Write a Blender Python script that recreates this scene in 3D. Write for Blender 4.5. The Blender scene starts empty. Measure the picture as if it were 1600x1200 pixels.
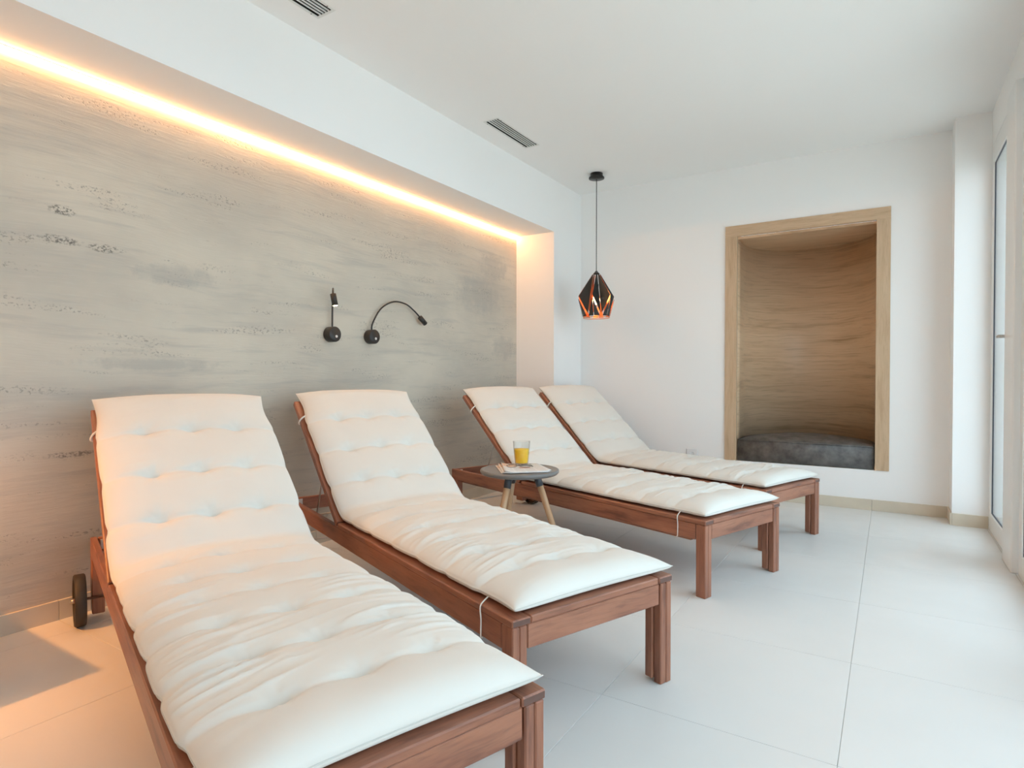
import bpy, math, random
import numpy as np
from mathutils import Vector, Matrix

random.seed(7)
SC = bpy.context.scene
COL = SC.collection

# ------------------------------------------------------------------ camera
cam_d = bpy.data.cameras.new('camera')
cam_d.sensor_width = 36.0
cam_d.lens = 938.3 / 1600 * 36.0
cam_d.clip_start = 0.02
cam = bpy.data.objects.new('camera', cam_d)
cam.location = (0, 0, 0.92)
cam.rotation_euler = (math.radians(90 - 0.763), 0, math.radians(32.174))
COL.objects.link(cam)
SC.camera = cam

# ------------------------------------------------------------------ sky, exposure
world = bpy.data.worlds.new('overcast_sky')
SC.world = world
world.use_nodes = True
bg = world.node_tree.nodes['Background']
bg.inputs['Color'].default_value = (0.675, 0.845, 1.0, 1)
bg.inputs['Strength'].default_value = 3.8
SC.view_settings.view_transform = 'Standard'
SC.view_settings.look = 'None'
SC.view_settings.gamma = 1
SC.view_settings.use_curve_mapping = False
SC.view_settings.exposure = 0.0
SC.cycles.use_denoising = True
SC.cycles.max_bounces = 10
SC.cycles.diffuse_bounces = 7
SC.cycles.glossy_bounces = 4
SC.cycles.transmission_bounces = 8
SC.cycles.transparent_max_bounces = 12
SC.cycles.sample_clamp_indirect = 6.0

LED_STRENGTH = 78.0
LED_COLOR = (1.0, 0.47, 0.17)
SIDE_LAMP_W = 62.0

# ------------------------------------------------------------------ node helpers
class NT:
    def __init__(s, name):
        s.m = bpy.data.materials.new(name)
        s.m.use_nodes = True
        s.t = s.m.node_tree
        s.b = s.t.nodes['Principled BSDF']
        s.out = s.t.nodes['Material Output']
    def n(s, kind, **kw):
        x = s.t.nodes.new(kind)
        for k, v in kw.items():
            if k.startswith('i_'):
                key = k[2:]
                key = int(key) if key.isdigit() else key.replace('_', ' ')
                if isinstance(v, bpy.types.NodeSocket):
                    s.t.links.new(v, x.inputs[key])
                else:
                    x.inputs[key].default_value = v
            else:
                setattr(x, k, v)
        return x
    def link(s, a, b):
        s.t.links.new(a, b)
    def math(s, op, a, b=0.0, c=0.0, clamp=False):
        x = s.n('ShaderNodeMath', operation=op, use_clamp=clamp)
        for i, v in enumerate((a, b, c)):
            if isinstance(v, bpy.types.NodeSocket):
                s.t.links.new(v, x.inputs[i])
            else:
                x.inputs[i].default_value = v
        return x.outputs[0]
    def mix(s, f, a, b):
        x = s.n('ShaderNodeMix', data_type='RGBA')
        for key, v in ((0, f), (6, a), (7, b)):
            if isinstance(v, bpy.types.NodeSocket):
                s.t.links.new(v, x.inputs[key])
            else:
                x.inputs[key].default_value = v if key == 0 else (*v, 1)
        return x.outputs[2]
    def ramp(s, f, lo, hi):
        x = s.n('ShaderNodeMapRange', i_0=f, i_1=lo, i_2=hi)
        return x.outputs[0]
    def noise(s, vec, scale, detail=3.0, rough=0.5):
        return s.n('ShaderNodeTexNoise', i_Vector=vec, i_Scale=scale, i_Detail=detail, i_Roughness=rough).outputs['Fac']
    def mapping(s, vec, scale=(1, 1, 1), loc=(0, 0, 0)):
        return s.n('ShaderNodeMapping', i_Vector=vec, i_Scale=scale, i_Location=loc).outputs[0]
    def set(s, **kw):
        for k, v in kw.items():
            key = k.replace('_', ' ')
            if isinstance(v, bpy.types.NodeSocket):
                s.t.links.new(v, s.b.inputs[key])
            else:
                s.b.inputs[key].default_value = (*v, 1) if isinstance(v, tuple) and len(v) == 3 else v
        return s
    def bump(s, h, strength, dist=0.01):
        b = s.n('ShaderNodeBump', i_Height=h, i_Strength=strength, i_Distance=dist)
        s.t.links.new(b.outputs[0], s.b.inputs['Normal'])

def plain(name, col, rough=0.5, metal=0.0, spec=0.5):
    k = NT(name)
    k.set(Base_Color=col, Roughness=rough, Metallic=metal)
    k.b.inputs['Specular IOR Level'].default_value = spec
    return k.m

M = {}
def make_materials():
    # white wall plaster
    k = NT('white_plaster'); tc = k.n('ShaderNodeTexCoord').outputs['Object']
    k.set(Base_Color=(0.90, 0.895, 0.88), Roughness=0.85)
    k.b.inputs['Specular IOR Level'].default_value = 0.2
    k.bump(k.noise(tc, 220, 3), 0.05, 0.002)
    M['plaster'] = k.m
    # trowelled concrete
    k = NT('trowelled_concrete'); tc = k.n('ShaderNodeTexCoord').outputs['Object']
    warp = k.n('ShaderNodeTexNoise', i_Vector=tc, i_Scale=1.3, i_Detail=2.0).outputs['Color']
    wv = k.n('ShaderNodeVectorMath', operation='MULTIPLY_ADD', i_0=warp, i_1=(0, 0.25, 0.10), i_2=tc).outputs[0]
    cloud = k.noise(k.mapping(wv, (1, 0.9, 1.8)), 1.6, 4, 0.55)
    streak = k.noise(k.mapping(wv, (1, 1.1, 13)), 2.0, 5, 0.6)
    fine = k.noise(k.mapping(wv, (1, 3, 40)), 3.0, 4, 0.65)
    pit = k.noise(k.mapping(tc, (1, 1, 1.6)), 70, 3, 0.7)
    c = k.mix(k.ramp(cloud, 0.35, 0.66), (0.65, 0.58, 0.475), (0.53, 0.478, 0.40))
    c = k.mix(k.math('MULTIPLY', k.ramp(streak, 0.52, 0.70), 0.55), c, (0.43, 0.40, 0.355))
    c = k.mix(k.math('MULTIPLY', k.ramp(fine, 0.55, 0.72), 0.25), c, (0.66, 0.62, 0.56))
    # trowel scars: fine dark pits that follow some of the streaks
    scar = k.math('MULTIPLY', k.ramp(k.noise(k.mapping(wv, (1, 0.9, 9), (0, 3.1, 0.7)), 2.2, 3, 0.5), 0.57, 0.64), k.ramp(pit, 0.54, 0.62))
    c = k.mix(k.math('MULTIPLY', scar, 0.6), c, (0.20, 0.185, 0.165))
    # individual marks on this wall: (y, z, half width, half height, strength)
    sep = k.n('ShaderNodeSeparateXYZ', i_0=tc).outputs
    edge = k.noise(tc, 14, 4, 0.7)
    def blot(y, z, w, h):
        a = k.math('DIVIDE', k.math('SUBTRACT', sep[1], y), w)
        b = k.math('DIVIDE', k.math('SUBTRACT', sep[2], z), h)
        r = k.math('ADD', k.math('MULTIPLY', a, a), k.math('MULTIPLY', b, b))
        r = k.math('ADD', r, k.math('MULTIPLY', k.math('SUBTRACT', edge, 0.5), 2.6))
        return k.ramp(r, 1.0, 0.2)
    dark = None
    for y, z, w, h in [(1.02, 1.547, 0.06, 0.02), (1.02, 1.435, 0.07, 0.02), (1.17, 1.428, 0.08, 0.018), (1.06, 0.62, 0.10, 0.014)]:
        v = k.math('MULTIPLY', blot(y, z, w, h), k.ramp(pit, 0.46, 0.56))
        dark = v if dark is None else k.math('MAXIMUM', dark, v)
    c = k.mix(k.math('MULTIPLY', dark, 0.8), c, (0.115, 0.105, 0.092))
    grey = None
    for y, z, w, h in [(3.76, 1.54, 0.33, 0.16), (3.95, 1.78, 0.22, 0.12), (1.35, 0.97, 0.33, 0.03), (4.1, 1.15, 0.2, 0.1), (1.45, 1.36, 0.20, 0.05)]:
        v = blot(y, z, w, h)
        grey = v if grey is None else k.math('MAXIMUM', grey, v)
    c = k.mix(k.math('MULTIPLY', grey, 0.34), c, (0.31, 0.31, 0.295))
    k.set(Base_Color=c, Roughness=0.62)
    k.b.inputs['Specular IOR Level'].default_value = 0.35
    hgt = k.math('ADD', k.math('MULTIPLY', fine, 0.5), k.math('SUBTRACT', k.math('MULTIPLY', streak, 0.6), k.math('MULTIPLY', scar, 0.6)))
    k.bump(hgt, 0.35, 0.006)
    M['concrete'] = k.m
    # floor tile
    k = NT('cream_floor_tile'); tc = k.n('ShaderNodeTexCoord').outputs['Object']
    rnd = k.n('ShaderNodeObjectInfo').outputs['Random']
    off = k.n('ShaderNodeCombineXYZ', i_2=k.math('MULTIPLY', rnd, 40)).outputs[0]
    v = k.n('ShaderNodeVectorMath', operation='ADD', i_0=tc, i_1=off).outputs[0]
    c = k.mix(k.ramp(k.noise(v, 2.2, 4), 0.35, 0.7), (0.745, 0.735, 0.705), (0.72, 0.71, 0.68))
    c = k.mix(k.math('MULTIPLY', rnd, 0.12), c, (0.68, 0.665, 0.63))
    k.set(Base_Color=c, Roughness=k.ramp(k.noise(v, 9, 3), -0.6, 2.2))
    k.b.inputs['Specular IOR Level'].default_value = 0.5
    M['tile'] = k.m
    M['grout'] = plain('grey_grout', (0.64, 0.63, 0.60), 0.9)
    # stone baseboard
    k = NT('beige_baseboard_stone'); tc = k.n('ShaderNodeTexCoord').outputs['Object']
    c = k.mix(k.ramp(k.noise(tc, 8, 4), 0.35, 0.7), (0.67, 0.60, 0.48), (0.62, 0.55, 0.44))
    k.set(Base_Color=c, Roughness=0.5)
    M['base'] = k.m
    # reddish hardwood, grain runs along the x of the 'gc' attribute
    def wood(name, light, mid, dark, sx, rough, streaks=0.5, att='gc', fine=0.35, lx=1.0):
        k = NT(name)
        g = k.n('ShaderNodeAttribute', attribute_name=att).outputs['Vector']
        rnd = k.n('ShaderNodeObjectInfo').outputs['Random']
        off = k.n('ShaderNodeCombineXYZ', i_0=k.math('MULTIPLY', rnd, 17), i_1=k.math('MULTIPLY', rnd, 5)).outputs[0]
        v = k.n('ShaderNodeVectorMath', operation='ADD', i_0=g, i_1=off).outputs[0]
        w1 = k.n('ShaderNodeTexNoise', i_Vector=k.mapping(v, (1.2, 3, 3)), i_Scale=2.0, i_Detail=2.0).outputs['Color']
        wv = k.n('ShaderNodeVectorMath', operation='MULTIPLY_ADD', i_0=w1, i_1=(0.0, 0.05, 0.05), i_2=v).outputs[0]
        a = k.noise(k.mapping(wv, (1.4 * lx, sx, sx)), 2.2, 4, 0.6)
        b = k.noise(k.mapping(wv, (3 * lx, sx * 4, sx * 4)), 3.0, 3, 0.6)
        c = k.mix(k.ramp(a, 0.36, 0.66), light, mid)
        c = k.mix(k.math('MULTIPLY', k.ramp(a, 0.58, 0.74), streaks), c, dark)
        c = k.mix(k.math('MULTIPLY', k.ramp(b, 0.5, 0.7), fine), c, dark)
        k.set(Base_Color=c, Roughness=rough)
        k.bump(b, 0.12, 0.002)
        return k.m
    M['wood'] = wood('oiled_red_hardwood', (0.36, 0.150, 0.085), (0.26, 0.100, 0.058), (0.085, 0.035, 0.024), 12, 0.36, 0.75)
    M['wood_end'] = plain('dark_end_grain', (0.12, 0.058, 0.042), 0.55)
    M['oak'] = wood('oak_veneer', (0.74, 0.535, 0.35), (0.66, 0.455, 0.28), (0.36, 0.215, 0.115), 7, 0.34, 0.8, fine=0.42, lx=0.32)
    M['oak_frame'] = wood('oak_frame_board', (0.60, 0.435, 0.285), (0.53, 0.37, 0.23), (0.36, 0.235, 0.14), 16, 0.45, 0.4)
    M['beech'] = wood('light_beech', (0.62, 0.39, 0.22), (0.55, 0.33, 0.18), (0.40, 0.22, 0.11), 20, 0.4, 0.4)
    # cushion cotton
    k = NT('cream_cotton'); tc = k.n('ShaderNodeTexCoord').outputs['Object']
    c = k.mix(k.ramp(k.noise(tc, 5, 3), 0.3, 0.75), (0.74, 0.715, 0.655), (0.71, 0.685, 0.63))
    k.set(Base_Color=c, Roughness=0.8)
    k.b.inputs['Specular IOR Level'].default_value = 0.25
    k.b.inputs['Sheen Weight'].default_value = 0.15
    k.bump(k.noise(k.mapping(tc, (1, 1, 1)), 900, 1), 0.08, 0.001)
    M['cotton'] = k.m
    M['cord'] = plain('white_cotton_cord', (0.80, 0.77, 0.70), 0.8)
    M['thread'] = plain('grey_seam_thread', (0.62, 0.61, 0.56), 0.8)
    # mottled grey leather
    k = NT('mottled_grey_leather'); tc = k.n('ShaderNodeTexCoord').outputs['Object']
    c = k.mix(k.ramp(k.noise(tc, 11, 5, 0.65), 0.35, 0.68), (0.080, 0.075, 0.072), (0.20, 0.185, 0.175))
    k.set(Base_Color=c, Roughness=0.55)
    k.bump(k.noise(tc, 60, 4), 0.25, 0.004)
    M['leather'] = k.m
    M['black'] = plain('black_painted_metal', (0.022, 0.021, 0.020), 0.45)
    M['black_gloss'] = plain('black_satin_metal', (0.018, 0.017, 0.016), 0.35)
    M['copper'] = plain('copper_lining', (0.80, 0.36, 0.17), 0.32, 1.0)
    M['steel'] = plain('brushed_steel', (0.62, 0.60, 0.57), 0.3, 1.0)
    M['rubber'] = plain('black_rubber', (0.035, 0.030, 0.026), 0.6)
    M['collar'] = plain('dark_grey_collar', (0.055, 0.065, 0.075), 0.4)
    k = NT('grey_table_paint'); tc = k.n('ShaderNodeTexCoord').outputs['Object']
    k.set(Base_Color=k.mix(k.noise(tc, 12, 3), (0.17, 0.165, 0.16), (0.21, 0.205, 0.195)), Roughness=0.38)
    M['table'] = k.m
    M['white_pvc'] = plain('white_window_frame', (0.82, 0.82, 0.80), 0.35)
    M['gasket'] = plain('dark_gasket', (0.05, 0.055, 0.07), 0.5)
    M['handle'] = plain('silver_handle', (0.55, 0.55, 0.54), 0.4, 0.6)
    M['white_plastic'] = plain('white_plastic', (0.80, 0.80, 0.79), 0.4)
    M['grey_button'] = plain('pale_grey_button', (0.75, 0.75, 0.74), 0.4)
    M['vent_white'] = plain('white_vent_metal', (0.74, 0.74, 0.71), 0.45)
    M['vent_dark'] = plain('dark_vent_cavity', (0.02, 0.022, 0.02), 0.9)
    M['terrace'] = plain('pale_terrace_paving', (0.84, 0.77, 0.68), 0.8)
    # thin glass: clear, with Schlick reflection
    def thin_glass(name, tint, f0, pw):
        k = NT(name)
        tr = k.n('ShaderNodeBsdfTransparent'); tr.inputs[0].default_value = (*tint, 1)
        gl = k.n('ShaderNodeBsdfGlossy'); gl.inputs['Roughness'].default_value = 0.02
        fc = k.n('ShaderNodeLayerWeight'); fc.inputs[0].default_value = 0.5
        sch = k.math('MULTIPLY_ADD', k.math('POWER', fc.outputs['Facing'], pw), 1 - f0, f0)
        mx = k.n('ShaderNodeMixShader', i_0=sch, i_1=tr.outputs[0], i_2=gl.outputs[0])
        k.link(mx.outputs[0], k.out.inputs[0])
        return k.m
    M['pane'] = thin_glass('window_glass', (0.96, 0.985, 0.98), 0.03, 5.0)
    M['glass'] = thin_glass('drinking_glass', (0.965, 0.97, 0.965), 0.03, 4.0)
    k = NT('orange_juice')
    k.set(Base_Color=(1.0, 0.60, 0.03), Roughness=0.35)
    k.b.inputs['Subsurface Weight'].default_value = 0.25
    k.b.inputs['Subsurface Radius'].default_value = (0.02, 0.012, 0.004)
    M['juice'] = k.m
    # newspaper: faint print columns (flat print on the page)
    k = NT('newsprint'); tc = k.n('ShaderNodeTexCoord').outputs['UV']
    sp = k.n('ShaderNodeSeparateXYZ', i_0=tc).outputs
    lines = k.math('GREATER_THAN', k.math('FRACT', k.math('MULTIPLY', sp[1], 46)), 0.55)
    colm = k.math('LESS_THAN', k.math('FRACT', k.math('MULTIPLY', sp[0], 4)), 0.86)
    words = k.math('GREATER_THAN', k.noise(k.mapping(tc, (60, 46, 1)), 1.0, 1), 0.45)
    ink = k.math('MULTIPLY', k.math('MULTIPLY', lines, colm), k.math('MULTIPLY', words, 0.38))
    def rect(x0, x1, y0, y1):
        a = k.math('MULTIPLY', k.math('GREATER_THAN', sp[0], x0), k.math('LESS_THAN', sp[0], x1))
        b = k.math('MULTIPLY', k.math('GREATER_THAN', sp[1], y0), k.math('LESS_THAN', sp[1], y1))
        return k.math('MULTIPLY', a, b)
    c = k.mix(ink, (0.78, 0.77, 0.75), (0.28, 0.28, 0.29))
    photo = k.mix(k.ramp(k.noise(tc, 6, 3), 0.4, 0.62), (0.66, 0.42, 0.27), (0.80, 0.66, 0.56))
    c = k.mix(rect(0.02, 0.36, 0.62, 0.97), c, photo)
    c = k.mix(rect(0.40, 0.66, 0.42, 0.62), c, (0.62, 0.45, 0.40))
    k.set(Base_Color=c, Roughness=0.8)
    M['news'] = k.m
    def emit(name, col, st):
        k = NT(name)
        k.set(Base_Color=(0.9, 0.85, 0.75))
        k.b.inputs['Emission Color'].default_value = (*col, 1)
        k.b.inputs['Emission Strength'].default_value = st
        return k.m
    M['led'] = emit('warm_led_strip', LED_COLOR, LED_STRENGTH)
    M['bulb'] = emit('warm_bulb', (1.0, 0.62, 0.28), 11.0)
    M['led_spot'] = emit('warm_spot_lens', (1.0, 0.62, 0.28), 45.0)
make_materials()

# ------------------------------------------------------------------ mesh helpers
class MB:
    """collects shapes and links them as one mesh"""
    def __init__(s):
        s.v = []; s.f = []; s.m = []; s.g = []; s.sm = []
    def add(s, verts, faces, mats=0, g=None, smooth=False, mat4=None):
        o = len(s.v)
        for i, p in enumerate(verts):
            q = Vector(p)
            s.g.append(tuple(g[i]) if g is not None else (q.x, q.y, q.z))
            s.v.append(tuple(mat4 @ q) if mat4 is not None else tuple(q))
        for i, f in enumerate(faces):
            s.f.append(tuple(o + j for j in f))
            s.m.append(mats[i] if isinstance(mats, list) else mats)
            s.sm.append(smooth)
        return s
    def box(s, x0, x1, y0, y1, z0, z1, b=0.0, mat=0, end=None, axis=None, mat4=None):
        lo = (x0, y0, z0); hi = (x1, y1, z1)
        dims = [hi[i] - lo[i] for i in range(3)]
        if axis is None:
            axis = max(range(3), key=lambda i: dims[i])
        b = min(b, min(dims) * 0.45)
        ro = [random.uniform(0, 20) for _ in range(3)]
        cen = Vector([(lo[i] + hi[i]) / 2 for i in range(3)])
        verts = []; idx = {}
        for sx in (0, 1):
            for sy in (0, 1):
                for sz in (0, 1):
                    sg = (sx, sy, sz)
                    for a in range(3):
                        if b == 0 and a > 0:
                            idx[(sg, a)] = idx[(sg, 0)]; continue
                        p = [0, 0, 0]
                        for i in range(3):
                            ins = 0 if (i == a or b == 0) else b
                            p[i] = hi[i] - ins if sg[i] else lo[i] + ins
                        idx[(sg, a)] = len(verts); verts.append(p)
        faces = []; mats = []
        def put(f, mt):
            ps = [Vector(verts[i]) for i in f]
            nrm = (ps[1] - ps[0]).cross(ps[2] - ps[0])
            c = sum(ps, Vector()) / len(ps)
            if nrm.dot(c - cen) < 0:
                f = f[::-1]
            faces.append(f); mats.append(mt)
        for a in range(3):
            o1, o2 = [i for i in range(3) if i != a]
            for sa in (0, 1):
                q = []
                for u, w in ((0, 0), (1, 0), (1, 1), (0, 1)):
                    sg = [0, 0, 0]; sg[a] = sa; sg[o1] = u; sg[o2] = w
                    q.append(idx[(tuple(sg), a)])
                put(q, end if (end is not None and a == axis) else mat)
        if b > 0:
            for c in range(3):
                a, d = [i for i in range(3) if i != c]
                for sa in (0, 1):
                    for sd in (0, 1):
                        q = []
                        for sc, fa in ((0, a), (1, a), (1, d), (0, d)):
                            sg = [0, 0, 0]; sg[a] = sa; sg[d] = sd; sg[c] = sc
                            q.append(idx[(tuple(sg), fa)])
                        put(q, mat)
            for sx in (0, 1):
                for sy in (0, 1):
                    for sz in (0, 1):
                        put([idx[((sx, sy, sz), a)] for a in range(3)], mat)
        o1, o2 = [i for i in range(3) if i != axis]
        g = [(p[axis] + ro[0], p[o1] + ro[1], p[o2] + ro[2]) for p in verts]
        return s.add(verts, faces, mats, g, mat4=mat4)
    def tube(s, pts, r, n=8, mat=0, closed=False, mat4=None, caps=True):
        P = [Vector(p) for p in pts]; N = len(P)
        rs = r if isinstance(r, (list, tuple)) else [r] * N
        verts = []; faces = []; g = []
        up = None; L = 0
        for i in range(N):
            if closed:
                t = P[(i + 1) % N] - P[i - 1]
            else:
                t = P[min(i + 1, N - 1)] - P[max(i - 1, 0)]
            t.normalize()
            if up is None:
                up = Vector((0, 0, 1)) if abs(t.z) < 0.9 else Vector((1, 0, 0))
            a = t.cross(up).normalized(); up = a.cross(t).normalized()
            if i: L += (P[i] - P[i - 1]).length
            for j in range(n):
                th = 2 * math.pi * j / n
                verts.append(P[i] + (a * math.cos(th) + up * math.sin(th)) * rs[i])
                g.append((L, math.cos(th) * rs[i], math.sin(th) * rs[i]))
        for i in range(N if closed else N - 1):
            k = (i + 1) % N
            for j in range(n):
                faces.append((i * n + j, i * n + (j + 1) % n, k * n + (j + 1) % n, k * n + j))
        s.add(verts, faces, mat, g, True, mat4)
        if caps and not closed:
            o = len(s.v) - len(verts)
            s.f += [tuple(o + j for j in range(n))[::-1], tuple(o + (N - 1) * n + j for j in range(n))]
            s.m += [mat, mat]; s.sm += [False, False]
        return s
    def lathe(s, prof, n=32, mat=0, mat4=None, smooth=True, close=False):
        verts = []; faces = []; g = []
        for r, z in prof:
            for j in range(n):
                th = 2 * math.pi * j / n
                verts.append((r * math.cos(th), r * math.sin(th), z)); g.append((z, r * math.cos(th), r * math.sin(th)))
        K = len(prof)
        for i in range(K if close else K - 1):
            k = (i + 1) % K
            for j in range(n):
                faces.append((i * n + j, i * n + (j + 1) % n, k * n + (j + 1) % n, k * n + j))
        s.add(verts, faces, mat, g, smooth, mat4)
        if not close:
            o = len(s.v) - len(verts)
            s.f += [tuple(o + j for j in range(n))[::-1], tuple(o + (K - 1) * n + j for j in range(n))]
            s.m += [mat, mat]; s.sm += [False, False]
        return s
    def build(s, name, mats, parent=None):
        me = bpy.data.meshes.new(name)
        me.from_pydata(s.v, [], s.f)
        for mt in (mats if isinstance(mats, (list, tuple)) else [mats]):
            me.materials.append(M[mt])
        me.polygons.foreach_set('material_index', s.m)
        me.polygons.foreach_set('use_smooth', s.sm)
        at = me.attributes.new('gc', 'FLOAT_VECTOR', 'POINT')
        at.data.foreach_set('vector', [c for p in s.g for c in p])
        me.update()
        o = bpy.data.objects.new(name, me)
        COL.objects.link(o)
        if parent: o.parent = parent
        return o

def tag(o, label=None, cat=None, group=None, kind=None):
    for k, v in (('label', label), ('category', cat), ('group', group), ('kind', kind)):
        if v: o[k] = v
    return o
def empty(name, loc=(0, 0, 0), rz=0.0):
    o = bpy.data.objects.new(name, None)
    o.location = loc; o.rotation_euler = (0, 0, rz); o.empty_display_size = 0.1
    COL.objects.link(o)
    return o
def struct(mb, name, mats):
    return tag(mb.build(name, mats), kind='structure')
def copy_tree(o, parent=None):
    c = o.copy(); COL.objects.link(c)
    if parent: c.parent = parent
    for ch in list(o.children):
        copy_tree(ch, c)
    return c
def smoothpts(pts, n=8):
    """Catmull-Rom through the points"""
    P = [Vector(p) for p in pts]; out = []
    for i in range(len(P) - 1):
        a, b, c, d = P[max(i - 1, 0)], P[i], P[i + 1], P[min(i + 2, len(P) - 1)]
        for k in range(n):
            t = k / n
            out.append(0.5 * ((2 * b) + (c - a) * t + (2 * a - 5 * b + 4 * c - d) * t * t + (3 * b - a - 3 * c + d) * t ** 3))
    out.append(P[-1])
    return out

# ------------------------------------------------------------------ the room
XL = -2.655      # concrete wall
XB = -2.300      # front of the white bulkhead over it
ZS = 2.083       # underside of the bulkhead
YR = 4.291       # end of the recess
YF = 4.788       # far wall
YP = 4.580       # return beside the window
XP = 0.330
XW = 0.509       # window plane (room side)
ZC = 2.5
YB = -2.3        # wall behind the camera
ZH = 2.29        # window head

# floor: slab with 60 x 60 tiles
fl = struct(MB().box(XL - 0.1, XW + 0.25, YB - 0.1, 5.95, -0.14, -0.003), 'floor', 'grout')
GX = [-0.0986 + 0.6 * k for k in range(-5, 3)]
GY = [1.597 + 0.6 * k for k in range(-7, 7)]
tile_mesh = {}
for i in range(len(GX) - 1):
    for j in range(len(GY) - 1):
        x0, x1 = max(GX[i], XL), min(GX[i + 1], XW + 0.06)
        y0, y1 = max(GY[j], YB), min(GY[j + 1], YF + 0.01)
        if x1 - x0 < 0.03 or y1 - y0 < 0.03: continue
        w, h = round(x1 - x0, 4), round(y1 - y0, 4)
        if (w, h) not in tile_mesh:
            t = MB().box(0.0007, w - 0.0007, 0.0007, h - 0.0007, -0.008, 0.0, 0.0005).build('tile', 'tile', fl)
            tile_mesh[(w, h)] = t.data
        else:
            t = bpy.data.objects.new('tile', tile_mesh[(w, h)]); COL.objects.link(t); t.parent = fl
        t.location = (x0, y0, 0)

# ceiling with two vent openings
VX0, VX1 = -2.139, -2.049
VENTS = [(1.309, 1.797), (3.092, 3.582)]
cb = MB().box(XL - 0.1, VX0, YB - 0.1, YF + 0.1, ZC, ZC + 0.12).box(VX1, XW + 0.25, YB - 0.1, YF + 0.1, ZC, ZC + 0.12)
ys = [YB - 0.1] + [v for p in VENTS for v in p] + [YF + 0.1]
for k in range(0, len(ys), 2):
    cb.box(VX0, VX1, ys[k], ys[k + 1], ZC, ZC + 0.12)
struct(cb, 'ceiling', 'plaster')

struct(MB().box(XL - 0.15, XL, YB, YR, -0.02, ZS), 'wall_left', 'concrete')
struct(MB().box(XL - 0.15, XB, YB, YF, ZS, ZC).box(XL - 0.15, XB, YR, YF, -0.02, ZS), 'wall_left_upper', 'plaster')
# far wall around the alcove opening
NX0, NX1, NZ0, NZ1 = -1.0735, 0.0, 0.276, 2.061      # outer edge of the alcove frame
IX0, IX1, IZ1 = -0.988, -0.083, 1.980                 # inner edge
struct(MB().box(XL - 0.1, IX0 - 0.04, YF, YF + 0.12, -0.02, ZC).box(IX1 + 0.04, XW + 0.25, YF, YF + 0.12, -0.02, ZC)
       .box(IX0 - 0.04, IX1 + 0.04, YF, YF + 0.12, -0.02, NZ0 - 0.001).box(IX0 - 0.04, IX1 + 0.04, YF, YF + 0.12, IZ1 + 0.04, ZC), 'wall_far', 'plaster')
struct(MB().box(XP, XW + 0.25, YP, YF, -0.02, ZC), 'wall_right_return', 'plaster')
struct(MB().box(XW + 0.0, XW + 0.25, YB, YP, ZH, ZC).box(XW, XW + 0.25, YB, -0.25, -0.02, ZH), 'wall_right', 'plaster')
struct(MB().box(XL - 0.1, XW + 0.25, YB - 0.15, YB, -0.02, ZC), 'wall_back', 'plaster')

# stone baseboards, pieces follow the floor joints
def baseboard(name, axis, a0, a1, pos, sign, lines, h=0.074, t=0.0105):
    root = empty(name); tag(root, kind='structure')
    cuts = [a0] + [l for l in lines if a0 + 0.02 < l < a1 - 0.02] + [a1]
    for p, q in zip(cuts[:-1], cuts[1:]):
        lo, hi = sorted((pos, pos + sign * t))
        if axis == 'y':
            MB().box(lo, hi, p + 0.0008, q - 0.0008, 0, h, 0.0012).build('baseboard_tile', 'base', root)
        else:
            MB().box(p + 0.0008, q - 0.0008, lo, hi, 0, h, 0.0012).build('baseboard_tile', 'base', root)
baseboard('baseboard_left', 'y', YB, YR, XL, 1, GY)
baseboard('baseboard_far', 'x', XB, XP, YF, -1, GX)
baseboard('baseboard_right', 'x', XP, XW, YP, -1, [])
baseboard('baseboard_right_side', 'y', YP - 0.0105, YF - 0.0105, XP, -1, [])

# ------------------------------------------------------------------ windows
def window(name, y0, y1, pane_top=2.175, pane_bot=0.105, st=0.075, handle=False):
    root = empty(name, (XW, 0, 0)); tag(root, kind='structure')
    t0, t1 = 0.0, 0.065
    mb = MB()
    mb.box(t0, t1, y0, y0 + st, 0.0, ZH, 0.004).box(t0, t1, y1 - st, y1, 0.0, ZH, 0.004)
    mb.box(t0, t1, y0 + st, y1 - st, 0.0, pane_bot, 0.004).box(t0, t1, y0 + st, y1 - st, pane_top, ZH, 0.004)
    mb.build('window_frame', 'white_pvc', root)
    g = MB(); e = 0.0035
    a, b = y0 + st, y1 - st
    g.box(0.006, 0.014, a, a + e, pane_bot, pane_top).box(0.006, 0.014, b - e, b, pane_bot, pane_top)
    g.box(0.006, 0.014, a + e, b - e, pane_bot, pane_bot + e).box(0.006, 0.014, a + e, b - e, pane_top - e, pane_top)
    g.build('gasket', 'gasket', root)
    MB().box(0.009, 0.013, a + e, b - e, pane_bot + e, pane_top - e).build('pane', 'pane', root)
    if handle:
        h = MB(); yh = y0 + st * 0.45; zh = 1.12
        h.box(-0.009, 0.0, yh - 0.014, yh + 0.014, zh - 0.035, zh + 0.035, 0.003)
        h.tube([(-0.005, yh, zh), (-0.045, yh, zh)], 0.009, 10)
        h.tube([(-0.045, yh - 0.006, zh), (-0.045, yh + 0.04, zh)], 0.008, 10)
        h.build('handle', 'handle', root)
    return root
window('window_1', 3.850, YP - 0.011, st=0.056, handle=True)
post = struct(MB().box(XW - 0.026, XW + 0.065, 3.600, 3.850, 0, ZH, 0.004), 'trim_1', 'white_pvc')
window('window_2', 2.30, 3.585)
window('window_3', 1.00, 2.285)
window('window_4', -0.25, 0.985)
tr = MB().box(XW + 0.25, 14, -10, 14, -0.2, -0.06)
struct(tr, 'terrace_ground', 'terrace')

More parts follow.
